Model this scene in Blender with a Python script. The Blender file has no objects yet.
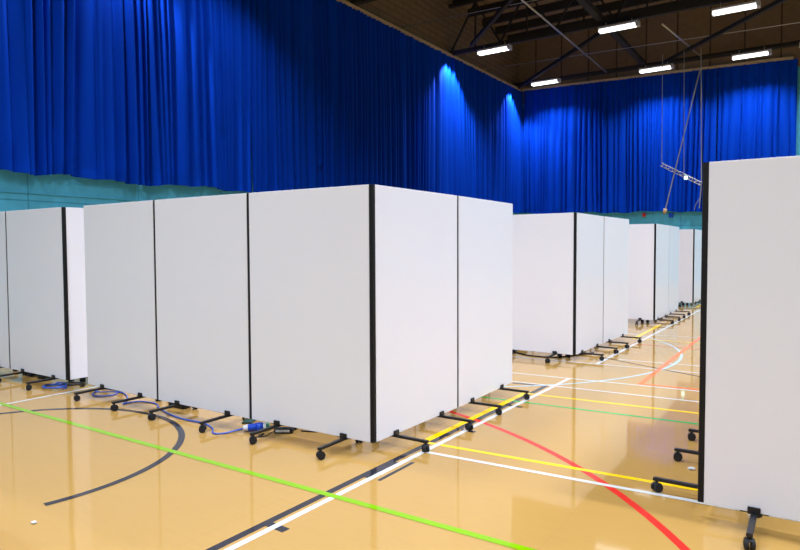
import bpy, bmesh, math, random
from mathutils import Vector, Matrix
random.seed(7)
S = bpy.context.scene
C = S.collection
PI = math.pi

# ------------------------------------------------------------------ materials
def mat(name, col, rough=.5, spec=.5, metal=0., emit=None, estr=0.):
    m = bpy.data.materials.new(name); m.use_nodes = True
    b = m.node_tree.nodes['Principled BSDF']
    b.inputs['Base Color'].default_value = (*col, 1)
    b.inputs['Roughness'].default_value = rough
    b.inputs['Specular IOR Level'].default_value = spec
    b.inputs['Metallic'].default_value = metal
    if emit:
        b.inputs['Emission Color'].default_value = (*emit, 1)
        b.inputs['Emission Strength'].default_value = estr
    return m

def noisy(name, col, col2, scale=(1, 1, 1), nscale=4., rough=.5, spec=.5, bump=0., detail=4.):
    m = mat(name, col, rough, spec); nt = m.node_tree; N = nt.nodes; L = nt.links
    b = N['Principled BSDF']
    tc = N.new('ShaderNodeTexCoord'); mp = N.new('ShaderNodeMapping'); mp.inputs['Scale'].default_value = scale
    nz = N.new('ShaderNodeTexNoise'); nz.inputs['Scale'].default_value = nscale; nz.inputs['Detail'].default_value = detail
    mx = N.new('ShaderNodeMix'); mx.data_type = 'RGBA'
    mx.inputs[6].default_value = (*col, 1); mx.inputs[7].default_value = (*col2, 1)
    L.new(tc.outputs['Object'], mp.inputs['Vector']); L.new(mp.outputs[0], nz.inputs['Vector'])
    L.new(nz.outputs['Fac'], mx.inputs[0]); L.new(mx.outputs[2], b.inputs['Base Color'])
    if bump:
        bp = N.new('ShaderNodeBump'); bp.inputs['Strength'].default_value = bump; bp.inputs['Distance'].default_value = .02
        L.new(nz.outputs['Fac'], bp.inputs['Height']); L.new(bp.outputs[0], b.inputs['Normal'])
    return m

def floor_mat():
    m = mat('sports floor vinyl', (.72, .48, .2), .1, .3); nt = m.node_tree; N = nt.nodes; L = nt.links
    b = N['Principled BSDF']
    tc = N.new('ShaderNodeTexCoord')
    n1 = N.new('ShaderNodeTexNoise'); n1.inputs['Scale'].default_value = .35; n1.inputs['Detail'].default_value = 3
    n2 = N.new('ShaderNodeTexNoise'); n2.inputs['Scale'].default_value = 9.; n2.inputs['Detail'].default_value = 5
    mp = N.new('ShaderNodeMapping'); mp.inputs['Rotation'].default_value = (0, 0, .5); mp.inputs['Scale'].default_value = (.5, 4, 1)
    L.new(tc.outputs['Object'], n1.inputs['Vector']); L.new(tc.outputs['Object'], mp.inputs['Vector']); L.new(mp.outputs[0], n2.inputs['Vector'])
    mx = N.new('ShaderNodeMix'); mx.data_type = 'RGBA'
    mx.inputs[6].default_value = (.385, .225, .058, 1); mx.inputs[7].default_value = (.42, .25, .07, 1)
    L.new(n1.outputs['Fac'], mx.inputs[0])
    mx2 = N.new('ShaderNodeMix'); mx2.data_type = 'RGBA'; mx2.blend_type = 'MULTIPLY'
    mx2.inputs[7].default_value = (.965, .955, .94, 1)
    rp = N.new('ShaderNodeMapRange'); rp.inputs[1].default_value = .45; rp.inputs[2].default_value = .75
    L.new(n2.outputs['Fac'], rp.inputs[0]); L.new(rp.outputs[0], mx2.inputs[0])
    L.new(mx.outputs[2], mx2.inputs[6])
    # welded seams between the vinyl sheets, every 1.5 m
    bk = N.new('ShaderNodeTexBrick'); bk.offset = 0; bk.inputs['Scale'].default_value = 1.
    bk.inputs['Brick Width'].default_value = 1.5; bk.inputs['Row Height'].default_value = 40.
    bk.inputs['Mortar Size'].default_value = .004
    bk.inputs['Color1'].default_value = bk.inputs['Color2'].default_value = (1, 1, 1, 1); bk.inputs['Mortar'].default_value = (.8, .78, .74, 1)
    L.new(tc.outputs['Object'], bk.inputs['Vector'])
    mx3 = N.new('ShaderNodeMix'); mx3.data_type = 'RGBA'; mx3.blend_type = 'MULTIPLY'; mx3.inputs[0].default_value = .22
    L.new(mx2.outputs[2], mx3.inputs[6]); L.new(bk.outputs['Color'], mx3.inputs[7])
    L.new(mx3.outputs[2], b.inputs['Base Color'])
    n3 = N.new('ShaderNodeTexNoise'); n3.inputs['Scale'].default_value = 2.2; n3.inputs['Detail'].default_value = 2
    L.new(tc.outputs['Object'], n3.inputs['Vector'])
    bp = N.new('ShaderNodeBump'); bp.inputs['Strength'].default_value = .025; bp.inputs['Distance'].default_value = .03
    L.new(n3.outputs['Fac'], bp.inputs['Height']); L.new(bp.outputs[0], b.inputs['Normal'])
    rr = N.new('ShaderNodeMapRange'); rr.inputs[3].default_value = .03; rr.inputs[4].default_value = .07
    L.new(n1.outputs['Fac'], rr.inputs[0]); L.new(rr.outputs[0], b.inputs['Roughness'])
    return m

def board_mat(name, c1, c2, mortar, bw, rh, ms, rough, plane):
    """boarded or block wall: brick pattern in the wall's own plane ('xz' or 'yz' or 'xy')"""
    m = mat(name, c1, rough, .2); nt = m.node_tree; N = nt.nodes; L = nt.links
    b = N['Principled BSDF']
    tc = N.new('ShaderNodeTexCoord'); sp = N.new('ShaderNodeSeparateXYZ'); cb = N.new('ShaderNodeCombineXYZ')
    L.new(tc.outputs['Object'], sp.inputs[0])
    L.new(sp.outputs['XYZ'.index(plane[0].upper())], cb.inputs[0]); L.new(sp.outputs['XYZ'.index(plane[1].upper())], cb.inputs[1])
    bk = N.new('ShaderNodeTexBrick'); bk.offset = 0 if rh > .5 else .5; bk.inputs['Scale'].default_value = 1.
    bk.inputs['Brick Width'].default_value = bw; bk.inputs['Row Height'].default_value = rh; bk.inputs['Mortar Size'].default_value = ms
    bk.inputs['Color1'].default_value = (*c1, 1); bk.inputs['Color2'].default_value = (*c2, 1); bk.inputs['Mortar'].default_value = (*mortar, 1)
    L.new(cb.outputs[0], bk.inputs['Vector'])
    nz = N.new('ShaderNodeTexNoise'); nz.inputs['Scale'].default_value = 6; nz.inputs['Detail'].default_value = 5
    L.new(tc.outputs['Object'], nz.inputs['Vector'])
    mr = N.new('ShaderNodeMapRange'); mr.inputs[3].default_value = .8; mr.inputs[4].default_value = 1.15
    L.new(nz.outputs['Fac'], mr.inputs[0])
    mx = N.new('ShaderNodeMix'); mx.data_type = 'RGBA'; mx.blend_type = 'MULTIPLY'; mx.inputs[0].default_value = 1
    L.new(bk.outputs['Color'], mx.inputs[6]); L.new(mr.outputs[0], mx.inputs[7])
    L.new(mx.outputs[2], b.inputs['Base Color'])
    return m

M = {}
M['floor'] = floor_mat()
for n, c in dict(white=(.60, .61, .57), yellow=(.82, .54, .0), green=(.03, .36, .06), lime=(.19, .40, .0), red=(.66, .03, .02),
                 orange=(.82, .15, .02), ltblue=(.38, .54, .57), black=(.022, .022, .03), redthin=(.6, .16, .08)).items():
    M['line_' + n] = noisy('court paint ' + n, c, tuple(v * .9 for v in c), nscale=14, rough=.12, spec=.22)
M['panel'] = noisy('white glossy panel', (.83, .83, .865), (.845, .845, .875), nscale=2, rough=.2, spec=.5, bump=.006)
M['hinge'] = mat('black hinge strip', (.006, .006, .007), .55, .3)
M['steel'] = mat('black powder coated steel', (.012, .012, .014), .4, .5)
M['rubber'] = mat('black rubber', (.012, .012, .014), .6, .4)
M['curtain'] = noisy('royal blue curtain cloth', (.0004, .034, .35), (.0008, .046, .45), scale=(1, 1, .25), nscale=3, rough=.7, spec=.03)
M['teal'] = board_mat('teal painted wall boards', (.085, .44, .62), (.09, .46, .65), (.045, .28, .42), 2.2, 2.35, .012, .45, 'yz')
M['tealx'] = board_mat('teal painted wall boards back', (.085, .44, .62), (.09, .46, .65), (.045, .28, .42), 2.2, 2.35, .012, .45, 'xz')
M['block'] = board_mat('brown blockwork', (.2, .14, .085), (.18, .125, .075), (.11, .075, .045), .9, .22, .014, .9, 'yz')
M['boards'] = board_mat('brown wall boards', (.2, .135, .08), (.23, .155, .09), (.08, .055, .035), 1.2, 6., .03, .9, 'xz')
M['ceil'] = board_mat('brown ceiling boards', (.2, .14, .085), (.17, .12, .075), (.08, .055, .035), 1.2, 2.4, .03, .9, 'xy')
M['truss'] = mat('dark painted steel', (.03, .028, .027), .85, .1)
M['galv'] = mat('galvanised steel', (.42, .4, .37), .4, .5, .6)
M['rail'] = mat('beige curtain rail', (.42, .32, .19), .6, .3)
M['lamp'] = mat('lit diffuser', (.9, .95, 1), .4, .3, emit=(.95, 1, .99), estr=5)
M['lampbody'] = mat('lamp housing grey', (.45, .43, .45), .5, .4)
M['unlit'] = mat('unlit diffuser', (.5, .48, .42), .5, .3)
M['flood'] = mat('lit floodlight glass', (.5, 1, .9), .4, .3, emit=(.45, 1, .9), estr=8)
M['bluecable'] = mat('blue cable', (.02, .09, .5), .4, .5)
M['blueplug'] = mat('blue plastic', (.01, .08, .62), .35, .5)
M['whiteplastic'] = mat('white plastic', (.8, .8, .8), .4, .5)
M['greenplastic'] = mat('green plastic', (.02, .25, .16), .4, .5)
M['darkgreen'] = mat('dark green board', (.01, .05, .035), .5, .4)
M['blackplastic'] = mat('black plastic', (.012, .012, .013), .45, .4)
M['tan'] = mat('tan weight', (.5, .33, .17), .6, .3)
M['redplastic'] = mat('red plastic', (.6, .02, .02), .4, .5)
M['paper'] = noisy('paper', (.6, .6, .58), (.5, .5, .48), nscale=30, rough=.8)

# ------------------------------------------------------------------ helpers
def obj(name, bm, m, parent=None, smooth=False):
    me = bpy.data.meshes.new(name); bm.normal_update(); bm.to_mesh(me); bm.free()
    for x in (m if isinstance(m, (list, tuple)) else [m]): me.materials.append(x)
    if smooth:
        for p in me.polygons: p.use_smooth = True
    o = bpy.data.objects.new(name, me); C.objects.link(o)
    if parent: o.parent = parent
    return o
def tag(o, label, cat, group=None):
    o['label'] = label; o['category'] = cat
    if group: o['group'] = group
    return o
def thing(name, label, cat, loc=(0, 0, 0), rz=0., group=None):
    o = bpy.data.objects.new(name, None); C.objects.link(o); o.empty_display_size = .1
    o.location = loc; o.rotation_euler = (0, 0, rz)
    return tag(o, label, cat, group)
def struct(name, bm, m):
    o = obj(name, bm, m); o['kind'] = 'structure'; return o
def inst(o, parent, loc=(0, 0, 0), rz=0., name=None):
    c = o.copy(); C.objects.link(c); c.parent = parent; c.location = loc; c.rotation_euler = (0, 0, rz); return c

def box(bm, a, b, mi=0, bev=0.):
    r = bmesh.ops.create_cube(bm, size=1.)
    vs = r['verts']
    for v in vs:
        v.co = Vector([(a[i] + b[i]) / 2 + v.co[i] * (b[i] - a[i]) for i in range(3)])
    fs = {f for v in vs for f in v.link_faces}
    for f in fs: f.material_index = mi
    if bev:
        es = {e for v in vs for e in v.link_edges}
        bmesh.ops.bevel(bm, geom=list(es), offset=bev, segments=2, affect='EDGES')
def cyl(bm, a, b, r, seg=12, r2=None, mi=0):
    a, b = Vector(a), Vector(b); d = b - a
    q = d.to_track_quat('Z', 'Y').to_matrix().to_4x4()
    res = bmesh.ops.create_cone(bm, cap_ends=True, segments=seg, radius1=r, radius2=r if r2 is None else r2, depth=d.length,
                                matrix=Matrix.Translation((a + b) / 2) @ q)
    for v in res['verts']:
        for f in v.link_faces: f.material_index = mi
def beam(bm, a, b, w, h):
    """rectangular bar from a to b, w across, h deep"""
    a, b = Vector(a), Vector(b); d = (b - a).normalized()
    s = d.cross(Vector((0, 0, 1)))
    s = s.normalized() if s.length > .01 else Vector((1, 0, 0))
    u = s.cross(d)
    vs = [bm.verts.new(p + s * (i * w / 2) + u * (j * h / 2)) for p in (a, b) for i, j in ((-1, -1), (1, -1), (1, 1), (-1, 1))]
    for f in ((3, 2, 1, 0), (4, 5, 6, 7), (0, 1, 5, 4), (1, 2, 6, 5), (2, 3, 7, 6), (3, 0, 4, 7)): bm.faces.new([vs[i] for i in f])
def spline(pts, n=10):
    P = [Vector(p) for p in pts]; out = []
    for i in range(len(P) - 1):
        p0, p1, p2, p3 = P[max(i - 1, 0)], P[i], P[i + 1], P[min(i + 2, len(P) - 1)]
        for k in range(n):
            t = k / n
            out.append(.5 * ((2 * p1) + (p2 - p0) * t + (2 * p0 - 5 * p1 + 4 * p2 - p3) * t * t + (3 * p1 - p0 - 3 * p2 + p3) * t ** 3))
    return out + [P[-1]]
def tube(bm, pts, r, seg=7, n=8, smooth=True):
    P = spline(pts, n) if smooth else [Vector(p) for p in pts]
    rings = []
    for i, p in enumerate(P):
        d = (P[min(i + 1, len(P) - 1)] - P[max(i - 1, 0)])
        if d.length < 1e-7: d = Vector((1, 0, 0))
        d.normalize()
        s = d.cross(Vector((0, 0, 1)))
        s = s.normalized() if s.length > .05 else d.cross(Vector((1, 0, 0))).normalized()
        u = s.cross(d)
        rings.append([bm.verts.new(p + (s * math.cos(2 * PI * k / seg) + u * math.sin(2 * PI * k / seg)) * r) for k in range(seg)])
    for a, b in zip(rings, rings[1:]):
        for k in range(seg): bm.faces.new((a[k], a[(k + 1) % seg], b[(k + 1) % seg], b[k]))
    bm.faces.new(rings[0][::-1]); bm.faces.new(rings[-1])

# ------------------------------------------------------------------ camera (solved from the photograph)
f_px, pitch, yaw, roll = 634.73, .04145, -.58704, -.00422
cam = bpy.data.cameras.new('camera'); co = bpy.data.objects.new('camera', cam); C.objects.link(co)
cam.sensor_width = 36; cam.lens = f_px * 36 / 800; cam.clip_start = .05; cam.clip_end = 200
fw = Vector((math.sin(yaw) * math.cos(pitch), math.cos(yaw) * math.cos(pitch), -math.sin(pitch)))
rt = Vector((math.cos(yaw), -math.sin(yaw), 0)); up = rt.cross(fw)
r2 = rt * math.cos(roll) + up * math.sin(roll); u2 = up * math.cos(roll) - rt * math.sin(roll)
mw = Matrix((r2, u2, -fw)).transposed().to_4x4(); mw.translation = (2.62229, -3.59807, 1.46509)
co.matrix_world = mw
S.camera = co

# ------------------------------------------------------------------ room shell
XL, XR, YB, YF, ZC = -9.2, 15., 24.2, -16., 10.9      # hall
ZW = 8.1                                               # where the painted wall turns to bare block
def bare_box(a, b, m, name, mi=0):
    bm = bmesh.new(); box(bm, a, b); return struct(name, bm, m)
MARK = ['white', 'yellow', 'green', 'lime', 'red', 'orange', 'ltblue', 'black', 'redthin']
bm = bmesh.new()
box(bm, (XL, YF, -.2), (XR, YB, 0))
def quad(x0, y0, x1, y1, w, col, z):
    a, b = Vector((x0, y0, z)), Vector((x1, y1, z)); d = (b - a).normalized(); s = Vector((-d.y, d.x, 0)) * (w / 2)
    f = bm.faces.new([bm.verts.new(p) for p in (a - s, b - s, b + s, a + s)]); f.material_index = 1 + MARK.index(col)
def arc(cx, cy, r, a0, a1, w, col, z):
    n = max(8, int(abs(a1 - a0) / 2)); rings = []
    for i in range(n + 1):
        t = math.radians(a0 + (a1 - a0) * i / n); c, s = math.cos(t), math.sin(t)
        rings.append([bm.verts.new((cx + k * c, cy + k * s, z)) for k in (r - w / 2, r + w / 2)])
    for (a, b), (c, d) in zip(rings, rings[1:]):
        f = bm.faces.new((a, b, d, c)); f.material_index = 1 + MARK.index(col)
Z = .0004; K = [0]
def zz(): K[0] += 1; return Z + K[0] * .00005
quad(.105, -9, .203, 2.84, .05, 'black', zz())
quad(.225, -.385, .228, -.03, .075, 'black', zz())         # wide foot of the key mark
quad(-.16, 2.78, .225, 2.83, .05, 'black', zz())
quad(.313, -.38, .313, .03, .028, 'black', zz())
quad(.15, -1.215, .325, -1.225, .055, 'black', zz())
for ty in (.9, 1.84): quad(.22, ty, .345, ty, .045, 'black', zz())
arc(-1.677, -3.034, 4.649, 30, 75, .05, 'red', zz())
quad(-3, 1.87, 12, 2.62, .042, 'green', zz())
quad(.13, .445, .145, 2.43, .06, 'yellow', zz())
quad(.105, .455, 12, 1.02, .045, 'yellow', zz())
quad(.145, 2.39, 12, 3.08, .05, 'yellow', zz())
arc(-2.053, 5.087, 3.158, -60, 60, .036, 'ltblue', zz())
quad(-3, 3.14, 12, 4.08, .032, 'white', zz())
quad(-3, 2.73, 12, 3.4, .032, 'white', zz())
quad(.28, .265, 12, .80, .04, 'white', zz())
quad(.170, -9, .282, 3.33, .04, 'white', zz())
quad(.28, 4.42, .25, 23.5, .045, 'white', zz())
quad(-3, 4.25, 12, 4.93, .032, 'white', zz())
quad(.43, 4.88, 12, 5.46, .035, 'white', zz())
quad(.25, 7.54, 12, 8.7, .035, 'white', zz())
quad(.3, 6.97, 12, 6.95, .05, 'yellow', zz())
quad(.25, 6.39, 12, 5.9, .05, 'redthin', zz())
quad(1.02, 3.44, .985, 9.5, .055, 'orange', zz())
quad(.995, 3.475, 12, 3.93, .05, 'orange', zz())
quad(.12, 6.95, .09, 9.1, .065, 'yellow', zz())
quad(.08, 13.3, .08, 15.6, .065, 'yellow', zz())
quad(.12, 4.95, 5.4, 2.2, .025, 'black', zz())
arc(-2.335, -1.459, 1.287, -12.6, 176, .05, 'black', zz())
quad(-3.87, -9, -3.80, 4.2, .04, 'white', zz())
quad(-9, -.68, 12, -.80, .05, 'lime', zz())
struct('floor', bm, [M['floor']] + [M['line_' + n] for n in MARK])

def wall(name, boxes, mats):
    bm = bmesh.new()
    for a, b, mi in boxes: box(bm, a, b, mi)
    return struct(name, bm, mats)
wall('wall_left', [((XL - .2, YF, 0), (XL, YB + .2, ZW), 0), ((XL - .2, YF, ZW), (XL, YB + .2, ZC), 1)], [M['teal'], M['block']])
wall('wall_back', [((XL, YB, 0), (XR, YB + .2, ZW), 0), ((XL, YB, ZW), (XR, YB + .2, ZC), 1)], [M['tealx'], M['boards']])
wall('wall_right', [((XR, YF, 0), (XR + .2, YB + .2, ZW), 0), ((XR, YF, ZW), (XR + .2, YB + .2, ZC), 1)], [M['teal'], M['block']])
wall('wall_front', [((XL - .2, YF - .2, 0), (XR + .2, YF, ZW), 0), ((XL - .2, YF - .2, ZW), (XR + .2, YF, ZC), 1)], [M['tealx'], M['boards']])
bare_box((XL - .2, YF - .2, ZC), (XR + .2, YB + .2, ZC + .2), M['ceil'], 'ceiling')
# flat ledge moulding along the left wall just below the hem, back wall likewise
bare_box((XL, YF, 2.475), (XL + .02, YB, 2.5), M['teal'], 'trim_1')

# ------------------------------------------------------------------ roof steel
def member(name, segs, label, cat, m='truss', parent=None):
    bm = bmesh.new()
    for a, b, w, h in segs: beam(bm, a, b, w, h)
    o = obj(name, bm, M[m], parent)
    if parent is None: tag(o, label, cat)
    return o
def truss(y, label):
    t = thing('roof_truss', label, 'roof truss', (XL, y, 8.75), 0, 'steel roof trusses')
    L = XR - XL
    member('bottom_chord', [((.02, 0, 0), (L - .02, 0, 0), .16, .14)], None, None, parent=t)
    member('top_chord', [((.02, 0, 1.75), (L - .02, 0, 1.75), .14, .12)], None, None, parent=t)
    n = 12
    for i in range(n):
        x0 = .1 + (L - .2) * i / n; x1 = .1 + (L - .2) * (i + 1) / n; xm = (x0 + x1) / 2
        bmw = bmesh.new(); beam(bmw, (x0, 0, .07), (xm, 0, 1.69), .06, .06); beam(bmw, (xm, 0, 1.69), (x1, 0, .07), .06, .06)
        beam(bmw, (xm, 0, .07), (xm, 0, 1.69), .05, .05)
        obj('web', bmw, M['truss'], t)
truss(17.55, 'dark steel roof truss with the nearer row of lights just under it')
member('roof_girder', [((XL + .02, 23.6, 8.85), (XR - .02, 23.6, 8.7), .16, .16)], 'dark steel girder close along the back wall above the curtain rail', 'girder')
truss(11.6, 'dark steel roof truss nearest the camera, at the top edge of the photo')
member('roof_girder', [((-3.5, 11.7, 8.9), (-3.56, 23.45, 8.9), .2, .16)], 'wide dark steel tie beam running away from the camera between the trusses', 'girder')
for k, (a, b, lab) in enumerate([((-4.6, 13.4, 8.75), (-8.0, 17.05, 8.75), 'dark diagonal brace left of the nearest lit batten, reaching the top edge'),
                 ((-9.1, 23.75, 8.75), (-3.1, 17.7, 8.75), 'dark diagonal brace rising from the corner where the two curtains meet'),
                 ((-2.9, 23.4, 8.72), (2.1, 17.75, 8.72), 'dark diagonal brace above the hanging frame, under the upper right light')]):
    tag(member('roof_brace', [(a, b, .12, .12)], None, None), lab, 'brace', 'diagonal roof braces')
for k in range(11):
    y = 10.4 + 1.25 * k
    tag(member('purlin', [((XL, y, 10.7495), (XR, y, 10.7495), .12, .3)], None, None), 'dark purlin running left to right under the brown ceiling boards', 'purlin', 'purlins under the ceiling')
def pipe(name, pts, r, m, label, cat, smooth=False):
    bm = bmesh.new(); tube(bm, pts, r, 8, smooth=smooth); return tag(obj(name, bm, M[m], None, True), label, cat)
pipe('conduit', [(-4.74, 11.5, 8.655), (-4.89, 23.0, 8.655)], .028, 'galv', 'pale straight conduit running away towards the corner of the back wall', 'conduit')
pipe('wire', [(-9.2, 14.23, 8.8), (-3.8, 14.6, 8.8), (4, 14.8, 8.8)], .014, 'galv', 'thin pale wire crossing the top edge above the left curtain', 'wire')
pipe('wire', [(-9.2, 20.25, 8.8), (1.87, 21.2, 8.8), (4, 21.4, 8.8)], .014, 'galv', 'long thin pale wire crossing between the two rows of lights', 'wire')
pipe('conduit', [(-9.2, 23.35, 8.85), (4, 23.4, 8.68)], .025, 'truss', 'dark conduit running along in front of the back curtain rail', 'conduit')
pipe('wire', [(-2.0, 19.3, 8.96), (-1.45, 23.5, 8.86)], .03, 'galv', 'pale cable running back to the top of the hanging frame', 'cable')

# ------------------------------------------------------------------ lights
def lamp(loc, label, lit=True, drop=.17):
    t = thing('ceiling_light', label, 'ceiling light', loc, 0, 'batten lights under the roof' if lit else None)
    bm = bmesh.new()
    box(bm, (-.63, -.14, .06), (.63, .14, .12), 0, .01)
    box(bm, (.53, -.135, -.035), (.63, .135, .06), 0, .006); box(bm, (-.63, -.135, -.035), (-.6, .135, .06), 0, .006)
    obj('housing', bm, M['lampbody'], t)
    bm = bmesh.new(); box(bm, (-.6, -.12, -.025), (.53, .12, .03), 0, .01)
    obj('diffuser', bm, M['lamp' if lit else 'unlit'], t)
    for x in (-.4, .4):
        bm = bmesh.new(); cyl(bm, (x, 0, .12), (x, 0, .12 + drop), .012, 8); obj('hanger', bm, M['galv'], t)
LP = [(-7.17, 17.2, 8.42, 'lit batten light nearest the left curtain, in the nearer row'),
      (-2.9, 17.3, 8.42, 'lit batten light in the nearer row, at top centre right beside the tie beam'),
      (.38, 17.5, 8.38, 'lit batten light at the upper right, cut close by the top edge'),
      (-7.35, 22.7, 8.5, 'lit batten light close above the corner of the two blue curtains'),
      (-2.88, 22.7, 8.36, 'lit batten light in the far row, left of the hanging ropes'),
      (.36, 22.7, 8.34, 'lit batten light in the far row over the right back curtain')]
for x, y, z, lab in LP: lamp((x, y, z), lab, True, 8.68 - z - .12 if y < 20 else 8.48 - z)
lamp((2.45, 22.6, 8.4), 'unlit grey batten light at the right edge of the photo', False, .1)

def area(name, loc, size, power, col=(.93, 1., 1.2), rot=(0, 0, 0), spread=PI):
    l = bpy.data.lights.new(name, 'AREA'); l.shape = 'RECTANGLE'; l.size, l.size_y = size; l.energy = power; l.color = col; l.spread = spread
    o = bpy.data.objects.new(name, l); C.objects.link(o); o.location = loc; o.rotation_euler = rot; return o
LAMPW = 205
def gain(x, y):                                        # unseen lamps weighted by place, to balance light on divider faces and floor
    if x < -5: return .6
    if x > 2: return 1.9 if y > 0 else 1.1
    return 1.5 if y < 0 else 1.1
for x, y, z, lab in LP: area('batten_lamp', (x, y, z - .05), (1.12, .24), LAMPW, spread=math.radians(125))
for y in (11.6, 6., .4, -5.2, -10.8):
    for x in (-7.2, -2.9, .38, 4.6, 9.):
        if y > 10 and x < -1: continue
        area('batten_lamp', (x, y, 8.4), (1.15, .24), LAMPW * gain(x, y), spread=math.radians(122 if x < -5 else 132))
for y in (17.4, 22.7):
    for x in (4.6, 9.): area('batten_lamp', (x, y, 8.4), (1.15, .24), LAMPW * 1.8, spread=math.radians(132))
def spot(name, loc, ang, power, blend, tgt, r=.05):
    l = bpy.data.lights.new(name, 'SPOT'); l.energy = power; l.spot_size = math.radians(ang); l.spot_blend = blend; l.shadow_soft_size = r; l.color = (.93, 1., 1.2)
    o = bpy.data.objects.new(name, l); C.objects.link(o); o.location = loc
    o.rotation_euler = (Vector(tgt) - Vector(loc)).to_track_quat('-Z', 'Y').to_euler(); return o
for y, p in ((17.2, 1300), (22.7, 1000), (3.6, 1400)):  # bare spots without fittings, added to cast the bright patches on the left curtain
    spot('added_curtain_spot', (-8.66, y, 8.62), 94, p, .45, (-8.8, y, 0))

w = bpy.data.worlds.new('hall'); S.world = w; w.use_nodes = True
w.node_tree.nodes['Background'].inputs[0].default_value = (.5, .55, .65, 1); w.node_tree.nodes['Background'].inputs[1].default_value = .05

# ------------------------------------------------------------------ curtains
def curtain(label, s0, s1, place, ztop, zbot, seed, group):
    """place(s, d) -> (x, y): s along the wall, d out from it. Pleats deepen and loosen towards the hem."""
    rnd = random.Random(seed)
    ds = .02; n = max(8, int((s1 - s0) / ds)); nz = 30
    cr = []; s = s0
    while s < s1 + .6:
        wd = rnd.uniform(.12, .24) if rnd.random() < .7 else rnd.uniform(.26, .46)
        cr.append((s, wd, rnd.uniform(.4, 1.) * (1. if wd < .26 else .85), rnd.uniform(-.05, .05), rnd.uniform(.2, 1.4))); s += wd
    ph = [rnd.uniform(0, 6.28) for _ in range(6)]
    def depth(s, v):                                      # v = 0 at the rail, 1 at the hem
        s2 = s + .09 * v * math.sin(s * 1.3 + ph[0]) + .035 * v * math.sin(s * 4.1 + ph[1] + 1.5 * v)
        d = 0
        for (c, wd, a, dr, pw) in cr:
            u = (s2 - c - dr * v) / wd
            if 0 <= u <= 1:
                d = a * math.sin(PI * u) ** (.7 + .5 * (1 - v) * pw); break
        k = .6 + .4 * min(1, v * 2.5)
        return .03 + .22 * d * k + .035 * math.sin(s * .9 + ph[2]) * v + .012 * math.sin(s * 11 + 3 * v + ph[3]) * v
    bm = bmesh.new(); col = []
    for i in range(n + 1):
        s = s0 + (s1 - s0) * i / n; row = []
        zt = ztop(s); zb = zbot(s) + .03 * math.sin(s * 2.1 + ph[4]) + .02 * math.sin(s * 6.3 + ph[5])
        for j in range(nz + 1):
            v = j / nz
            d = depth(s, v)
            if v > .9: d += .03 * math.sin((v - .9) * 30 + s * 5) * (v - .9) * 10 * .5
            x, y = place(s, d)
            row.append(bm.verts.new((x, y, zt + (zb - zt) * v)))
        col.append(row)
    hem = bmesh.new(); hv = []
    for a in col: hv.append([hem.verts.new(v.co) for v in a[nz - 1:]])
    for a, b in zip(hv, hv[1:]): hem.faces.new((a[0], a[1], b[1], b[0]))
    for a, b in zip(col, col[1:]):
        for j in range(nz - 1): bm.faces.new((a[j], a[j + 1], b[j + 1], b[j]))
    for a in col: bm.verts.remove(a[nz])
    o = tag(obj('curtain', bm, M['curtain'], None, True), label, 'curtain', group)
    obj('hem', hem, M['curtain'], o, True)
    return o
zl_t = lambda s: 8.56 + .0075 * (s - 10.8)
zl_b = lambda s: 2.80 + .0125 * (s - 1.66)
zb_t = lambda s: 8.66 - .0285 * (s + 9)
zb_b = lambda s: 3.04 - .02 * (s + 8)
pl = lambda s, d: (-9.15 + d, s)
pb = lambda s, d: (s, 24.15 - d)
LC = [(-3., 2.14, 'long blue curtain on the left wall running off the left edge of the photo'),
      (2.145, 4.5, 'blue curtain on the left wall, second from the left edge, lit brightly at its top'),
      (4.505, 7.43, 'blue left wall curtain, third from the photo\'s edge, where the teal strip ends'),
      (7.435, 13.19, 'blue curtain on the left wall, dark at its top, behind the middle room divider'),
      (13.195, 24.17, 'blue curtain on the left wall running into the far corner, with bright scallops of light')]
for k, (a, b, lab) in enumerate(LC): curtain(lab, a, b, pl, zl_t, zl_b, 11 + k, 'blue curtains on the left wall')
curtain('wide blue curtain across the back wall, from the corner to the narrow dark gap', -8.94, -.918, pb, zb_t, zb_b, 31, 'blue curtains on the back wall')
curtain('blue curtain on the back wall, right of the narrow dark gap', -.912, 1.74, pb, zb_t, zb_b, 32, 'blue curtains on the back wall')
def rail(label, a, b, m='rail'):
    t = tag(obj('curtain_rail', (lambda bm: (beam(bm, a, b, .09, .09), bm)[1])(bmesh.new()), M[m]), label, 'curtain rail', 'beige curtain rails')
rail('beige rail along the top of the left wall curtains', (-9.06, -3, zl_t(-3) + .05), (-9.06, 23.95, zl_t(23.95) + .05))
rail('beige rail along the top of the back wall curtains', (-9.0, 24.06, zb_t(-9) + .05), (1.6, 24.06, zb_t(1.6) + .05))

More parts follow.
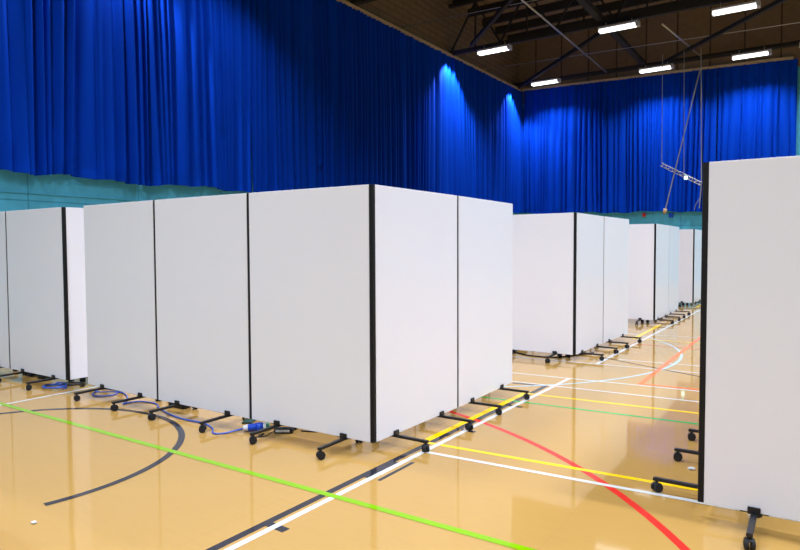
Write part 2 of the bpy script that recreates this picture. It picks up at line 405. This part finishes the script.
# ------------------------------------------------------------------ wheeled partitions
G, H, TH = .086, 1.83, .045
def caster_mesh():
    bm = bmesh.new(); r = .027
    for s in (-1, 1):
        cyl(bm, (s * .006, 0, r), (s * .022, 0, r), r, 20)
        cyl(bm, (s * .022, 0, r), (s * .025, 0, r), r * .6, 16)
    # hood over the twin wheels
    n = 10
    for s in (-1, 1):
        pass
    prof = [(math.cos(a) * .0305, r + math.sin(a) * .0305) for a in [math.radians(-10 + 150 * i / n) for i in range(n + 1)]]
    vs = [[bm.verts.new((x, y, z)) for x in (-.016, .016)] for y, z in prof]
    vi = [[bm.verts.new((x, y * .88, r + (z - r) * .88)) for x in (-.016, .016)] for y, z in prof]
    for i in range(n):
        bm.faces.new((vs[i][0], vs[i][1], vs[i + 1][1], vs[i + 1][0])); bm.faces.new((vi[i][1], vi[i][0], vi[i + 1][0], vi[i + 1][1]))
        for k in (0, 1): bm.faces.new((vs[i][k], vs[i + 1][k], vi[i + 1][k], vi[i][k]) if k == 0 else (vs[i + 1][k], vs[i][k], vi[i][k], vi[i + 1][k]))
    for i in (0, n): bm.faces.new((vs[i][0], vi[i][0], vi[i][1], vs[i][1]))
    cyl(bm, (0, 0, .045), (0, 0, .0665), .008, 10)
    return bm
def foot_mesh():
    bm = bmesh.new()
    box(bm, (-.014, -.283, .066), (.015, TH + .17, .0858), 0, .003)               # cross bar under the panel
    box(bm, (-.065, .002, .0815), (.065, TH - .002, .0858))                        # plate against the panel's underside
    box(bm, (-.03, -.012, .08), (.03, -.0005, .117), 0, .002)                      # clamp on the outer face
    box(bm, (-.03, TH + .0005, .08), (.03, TH + .012, .117), 0, .002)
    return bm
_f = obj('foot', foot_mesh(), M['steel']); _c = obj('caster', caster_mesh(), M['rubber'])
FOOT, CAST = _f.data, _c.data
bpy.data.objects.remove(_f); bpy.data.objects.remove(_c)
cl = [0]
def partition(label, pts, corner, group='white wheeled room dividers'):
    """pts: outer-face polyline, outside on its right hand; corner = index of the right-angle vertex"""
    P = [Vector((x, y, 0)) for x, y in pts]; o0 = P[corner].copy()
    t = thing('wheeled_room_divider', label, 'room divider', o0, 0, group)
    rnd = random.Random(len(label) * 7 + int(abs(o0.y) * 10))
    for i in range(len(P) - 1):
        a, b = P[i] - o0, P[i + 1] - o0; d = (b - a).normalized(); L = (b - a).length
        nin = Vector((-d.y, d.x, 0))                       # inwards
        ta = .032 if i == corner else (.014 if i > 0 else 0)
        tb = .032 if i + 1 == corner else (.014 if i + 1 < len(P) - 1 else 0)
        bm = bmesh.new(); box(bm, (ta, 0, G), (L - tb, TH, G + H), 0, .003)
        o = obj('panel', bm, M['panel'], t); o.location = a; o.rotation_euler = (0, 0, math.atan2(d.y, d.x))
        # feet: two to a panel, each measured from the end nearer the corner
        for off in (.27, .93):
            s = off if i >= corner else L - off
            ft = bpy.data.objects.new('foot', FOOT); C.objects.link(ft); ft.parent = t
            ft.location = a + d * s; ft.rotation_euler = (0, 0, math.atan2(d.y, d.x))
            for yy in (-.262, TH + .145):
                c = bpy.data.objects.new('caster', CAST); C.objects.link(c); c.parent = ft
                c.location = (0, yy, 0); c.rotation_euler = (0, 0, rnd.uniform(-.9, .9) + PI * (yy > 0))
    for i in range(1, len(P) - 1):                         # full-height flexible hinges
        v = P[i] - o0; d0 = (P[i] - P[i - 1]).normalized(); d1 = (P[i + 1] - P[i]).normalized()
        n0 = Vector((-d0.y, d0.x, 0)); n1 = Vector((-d1.y, d1.x, 0))
        bm = bmesh.new(); e = .031 if i == corner else .0135; q = .001
        if i == corner:
            ring = [v - d0 * e + n0 * q, v - d0 * .006 + n0 * q, v + d1 * .006 + n1 * q, v + d1 * e + n1 * q, v + d1 * e + n1 * (TH - q), v + n0 * (TH) + n1 * TH - d0 * 0, v - d0 * e + n0 * (TH - q)]
            ring[5] = v + (n0 + n1) * (e + .002) if (n0 + n1).length > 1.2 else ring[5]
            ring = ring[:4] + [v + d1 * e + n1 * (TH - q), v - d0 * e + n0 * (TH - q)]
        else:
            ring = [v - d0 * e + n0 * .004, v + d1 * e + n1 * .004, v + d1 * e + n1 * (TH - .004), v - d0 * e + n0 * (TH - .004)]
        lo = [bm.verts.new((p.x, p.y, G + .001)) for p in ring]; hi = [bm.verts.new((p.x, p.y, G + H - .001)) for p in ring]
        bm.faces.new(lo[::-1]); bm.faces.new(hi)
        for k in range(len(ring)): bm.faces.new((lo[k], lo[(k + 1) % len(ring)], hi[(k + 1) % len(ring)], hi[k]))
        bmesh.ops.recalc_face_normals(bm, faces=bm.faces)
        obj('hinge', bm, M['hinge'], t)
    return t
partition('large white wheeled room divider in the middle, trailing a blue cable',
          [(-3.654, .02), (-2.444, -.019), (-1.225, -.02), (0, 0), (.02, 1.215), (-.003, 2.421)], 3)
partition('white wheeled room divider cut by the left edge, above a coil of cable',
          [(-7.69, .0), (-6.46, .0), (-5.24, .0), (-4.006, 0), (-3.99, 1.22), (-3.99, 2.43)], 3)
partition('white wheeled room divider directly behind the large middle one, above a black cord',
          [(-3.66, 4.40), (-2.44, 4.40), (-1.22, 4.405), (-.002, 4.408), (.008, 5.624), (.055, 6.838)], 3)
partition('white wheeled room divider third along the white aisle line, half hidden by the second',
          [(-3.66, 9.06), (-2.44, 9.07), (-1.22, 9.075), (-.002, 9.078), (.005, 10.298), (-.02, 11.517)], 3)
partition('farthest white wheeled room divider, a narrow strip at the end of the aisle',
          [(-3.66, 13.5), (-2.44, 13.52), (-1.22, 13.53), (-.018, 13.533), (-.018, 14.75), (-.02, 15.97)], 3)
partition('closest white wheeled room divider, cut by the right edge, tallest in view',
          [(2.083, 2.54), (2.083, 1.33), (2.083, .115), (3.31, .125), (4.53, .135)], 2)

# ------------------------------------------------------------------ cables and small things on the floor
zc = .007
t = thing('extension_lead', 'blue extension lead trailing along the foot of the middle room divider to a blue connector', 'extension lead', (-2.5, 0, 0))
def rel(pts, o): return [(x - o[0], y - o[1], z) for x, y, z in pts]
o = (-2.5, 0, 0)
lead = [(-3.60, .09, zc), (-3.53, .0, zc), (-3.42, -.05, zc), (-3.32, .0, zc), (-3.30, .1, zc), (-3.42, .2, zc), (-3.58, .21, zc), (-3.64, .12, zc + .012), (-3.52, .03, zc + .012), (-3.38, .12, zc + .012),
        (-3.3, .18, zc), (-3.1, .1, zc), (-2.93, -.02, zc), (-2.87, -.09, zc), (-2.86, -.02, zc), (-2.8, .06, zc), (-2.61, .08, zc), (-2.45, .0, zc), (-2.14, -.1, zc), (-1.9, -.13, zc), (-1.69, -.12, zc), (-1.5, -.18, zc), (-1.38, -.27, zc), (-1.30, -.22, zc), (-1.215, -.10, .03)]
bm = bmesh.new(); tube(bm, rel(lead, o), .0065); obj('cable', bm, M['bluecable'], t, True)
a, b = Vector((-1.215 + 2.5, -.10, .034)), Vector((-1.09 + 2.5, .04, .034)); d = (b - a).normalized()
bm = bmesh.new()
cyl(bm, a + d * .03, a + d * .1, .024, 18, .031, 0); cyl(bm, a + d * .1, a + d * .15, .034, 18)
for k in range(6):
    q = a + d * (.04 + .01 * k); cyl(bm, q, q + d * .004, .0265 + .0012 * k, 18)
obj('connector_body', bm, M['blueplug'], t, True)['label'] = 'blue round connector body'
bm = bmesh.new(); cyl(bm, a - d * .008, a + d * .03, .018, 16, .027); obj('gland_nut', bm, M['whiteplastic'], t, True)['label'] = 'white gland nut'
bm = bmesh.new(); cyl(bm, a + d * .15, a + d * .172, .033, 18); obj('collar', bm, M['whiteplastic'], t, True)['label'] = 'white collar'
bm = bmesh.new(); cyl(bm, a + d * .172, a + d * .2, .03, 18, .026); obj('socket_cap', bm, M['greenplastic'], t, True)['label'] = 'green socket cap'

t = thing('power_adapter', 'black power adapter with a pale label beside the blue connector', 'power adapter', (-.93, .06, 0), .55)
bm = bmesh.new(); box(bm, (-.075, -.03, .0), (.075, .03, .04), 0, .005); obj('body', bm, M['blackplastic'], t)
bm = bmesh.new(); box(bm, (-.06, -.0312, .014), (.05, -.0301, .033)); obj('sticker', bm, M['whiteplastic'], t)
bm = bmesh.new(); tube(bm, [(-.05, 0, .02), (-.1, -.03, .008), (-.12, -.1, .005), (-.16, -.13, .005), (-.18, -.08, .005), (-.15, -.04, .005), (-.16, -.1, .005), (-.2, -.14, .005), (-.24, -.08, .005)], .004)
obj('cord', bm, M['blackplastic'], t, True)
pipe('floor_cable', [(-.84, .16, .006), (-.74, .2, .006), (-.66, .28, .006), (-.72, .42, .006), (-.5, .4, .006), (-.4, .6, .006)], .006, 'blackplastic', 'black cord tangled behind the power adapter', 'cord', True)
bm = bmesh.new(); box(bm, (-.045, -.06, 0), (.045, .06, .012), 0, .003)
o1 = tag(obj('floor_tile_sample', bm, M['darkgreen']), 'small dark green flat block on the floor under the middle room divider', 'block'); o1.name = 'flat_block'
o1.location = (-1.405, .13, 0); o1.rotation_euler = (0, 0, .5)

t = thing('cable_coil', 'coil of blue and black cable under the left room divider\'s corner', 'cable coil', (-4.15, .0, 0))
cp = []
for k in range(40):
    a = k * .55; cp.append((.15 * math.cos(a) + .008 * math.sin(k * 2.1), .1 * math.sin(a) - .06 + .006 * math.cos(k * 1.7), zc + .0022 * (k % 13)))
bm = bmesh.new(); tube(bm, cp, .0065, n=5); obj('blue_cable', bm, M['bluecable'], t, True)['label'] = 'blue cable loops'
cp = []
for k in range(44):
    a = k * .6; cp.append((.08 + .13 * math.cos(a) + .01 * math.sin(k * 1.3), .1 + .09 * math.sin(a), zc + .0035 * (k % 11)))
bm = bmesh.new(); tube(bm, cp, .0065, n=5); obj('black_cable', bm, M['blackplastic'], t, True)['label'] = 'black cable loops'
for k, (x, y, sx, sy, sz, lab) in enumerate([(-5.145, .15, .032, .05, .2, 'narrow black case under the left room divider, left of the other cases'),
                                   (-5.025, .15, .038, .05, .2, 'black case under the left room divider, middle of three'),
                                   (-4.77, .15, .06, .05, .16, 'black case under the left room divider, nearest the cable coil')]):
    t = thing('equipment_case', lab, 'case', (x, y, 0), .1, 'black cases under the left room divider')
    bm = bmesh.new(); box(bm, (-sx, -sy, .008), (sx, sy, sz), 0, .006); obj('body', bm, M['blackplastic'], t)
    for i in (-1, 1):
        for j in (-1, 1):
            bm = bmesh.new(); cyl(bm, (i * sx * .7, j * sy * .7, 0), (i * sx * .7, j * sy * .7, .009), .01, 10); obj('rubber_foot', bm, M['rubber'], t)
t = thing('power_strip', 'black oblong power strip on the floor beneath a seam of the middle room divider', 'power strip', (-2.335, .14, 0), 0)
bm = bmesh.new(); box(bm, (-.11, -.045, 0), (.11, .045, .055), 0, .006); obj('body', bm, M['blackplastic'], t)
bm = bmesh.new()
for k in range(3): box(bm, (-.085 + .06 * k, -.02, .055), (-.05 + .06 * k, .02, .057))
obj('sockets', bm, M['rubber'], t)
pipe('floor_cable', [(-1.5, 5.1, .008), (-1.03, 4.85, .008), (-.92, 4.66, .008), (-.7, 4.53, .008), (-.5, 4.51, .008), (-.33, 4.56, .008), (-.2, 4.75, .008), (.0, 5.2, .008)], .009, 'blackplastic', 'black cord sagging along the floor under the second aisle room divider', 'cord', True)
t = thing('socket_block', 'black socket block on the floor under the second aisle room divider', 'socket block', (-1.02, 4.98, 0), .3)
bm = bmesh.new(); box(bm, (-.12, -.04, 0), (.12, .04, .06), 0, .006); obj('body', bm, M['blackplastic'], t)
bm = bmesh.new()
for k in range(3): box(bm, (-.1 + .07 * k, -.025, .06), (-.05 + .07 * k, .025, .062))
obj('sockets', bm, M['whiteplastic'], t)

def scrap(x, y, s, label):
    rnd = random.Random(int(abs(x * 91)))
    bm = bmesh.new(); bmesh.ops.create_icosphere(bm, subdivisions=3, radius=s)
    for v in bm.verts: v.co = Vector((v.co.x * 1.25, v.co.y, v.co.z * .45 + s * .42)) * (1 + rnd.uniform(-.16, .16)); v.co.z = max(.0005, v.co.z)
    o = obj('paper_scrap', bm, M['paper']); o.location = (x, y, 0); tag(o, label, 'paper scrap', 'scraps of white paper on the floor')
scrap(1.93, .905, .018, 'crumpled white scrap on the floor beside the closest room divider\'s castors')
scrap(-.875, -1.9, .013, 'white scrap on the floor at the lower left, below the end of the black arc')

# ------------------------------------------------------------------ frame hung on rods before the back curtain
t = thing('hanging_frame', 'slim lattice frame with a small lit lamp hung on rods before the back curtain', 'hanging frame', (-1.8, 22, 3.5))
o = Vector((-1.8, 22, 3.5))
def hf(name, segs, r, m, lab=None):
    bm = bmesh.new()
    for a, b in segs: cyl(bm, Vector(a) - o, Vector(b) - o, r, 8)
    p = obj(name, bm, M[m], t)
    if lab: p['label'] = lab
    return p
A, B = Vector((-2.5, 22, 4.66)), Vector((-1.1, 22, 3.84)); dn = Vector((-.05, 0, -.1))
seg = [(A, B), (A + dn, B + dn)]; nn = 12
for k in range(nn):
    p = A.lerp(B, k / nn); q = A.lerp(B, (k + 1) / nn); seg.append((p, q + dn) if k % 2 else (p + dn, q))
hf('lattice_bar', seg, .016, 'galv')
hf('rod', [((-2.52, 22, 8.72), A)], .013, 'galv'); hf('rod', [((-1.77, 22, 8.72), (-1.72, 22, 4.24))], .011, 'galv')
hf('rod', [((-1.2, 22, 8.72), (-1.12, 22, 3.82)), ((-1.12, 22, 3.82), (-1.18, 22, 2.9))], .018, 'galv')
hf('diagonal_rod', [((-1.2, 21.96, 8.0), (-2.34, 21.96, 2.92))], .022, 'galv')
hf('cable_tail', [((-1.15, 22, 3.3), (-1.3, 22, 3.05)), ((-1.3, 22, 3.05), (-1.34, 22, 2.85))], .01, 'galv')
bm = bmesh.new(); cyl(bm, Vector((-2.34, 21.96, 2.93)) - o, Vector((-2.38, 21.96, 2.74)) - o, .07, 14, .055); obj('weight', bm, M['tan'], t, True)['label'] = 'tan weight at the foot of the diagonal rod'
bm = bmesh.new(); box(bm, Vector((-1.70, 21.86, 3.97)) - o, Vector((-1.56, 22.0, 4.14)) - o, 0, .01); lh = obj('lamp_housing', bm, M['lampbody'], t)
bm = bmesh.new(); box(bm, Vector((-1.67, 21.82, 3.985)) - o, Vector((-1.57, 21.86, 4.08)) - o, 0, .01); lg = obj('lamp_glass', bm, M['flood'], lh)
# fittings on the back wall just under the hem
def wallbox(name, x, z, sx, sz, m, label, cat):
    bm = bmesh.new(); box(bm, (x - sx, YB - .07, z - sz), (x + sx, YB - .001, z + sz), 0, .01); tag(obj(name, bm, M[m]), label, cat)
wallbox('alarm_button', -3.6, 2.83, .07, .07, 'redplastic', 'small red box on the back wall below the curtain hem', 'alarm button')
wallbox('junction_box', -2.55, 2.78, .09, .08, 'blueplug', 'small blue box on the back wall right of the tan weight', 'junction box')
pipe('wall_cable', [(-2.25, 24.33, 2.95), (-2.15, 24.32, 2.74), (-1.85, 24.32, 2.62), (-1.5, 24.32, 2.68), (-1.3, 24.33, 2.95)], .012, 'truss', 'dark cable looping below the hem on the back wall', 'cable', True)

# ------------------------------------------------------------------ output look
S.view_settings.view_transform = 'Standard'; S.view_settings.look = 'None'
S.view_settings.gamma = 1; S.view_settings.use_curve_mapping = False
S.view_settings.exposure = -0.58
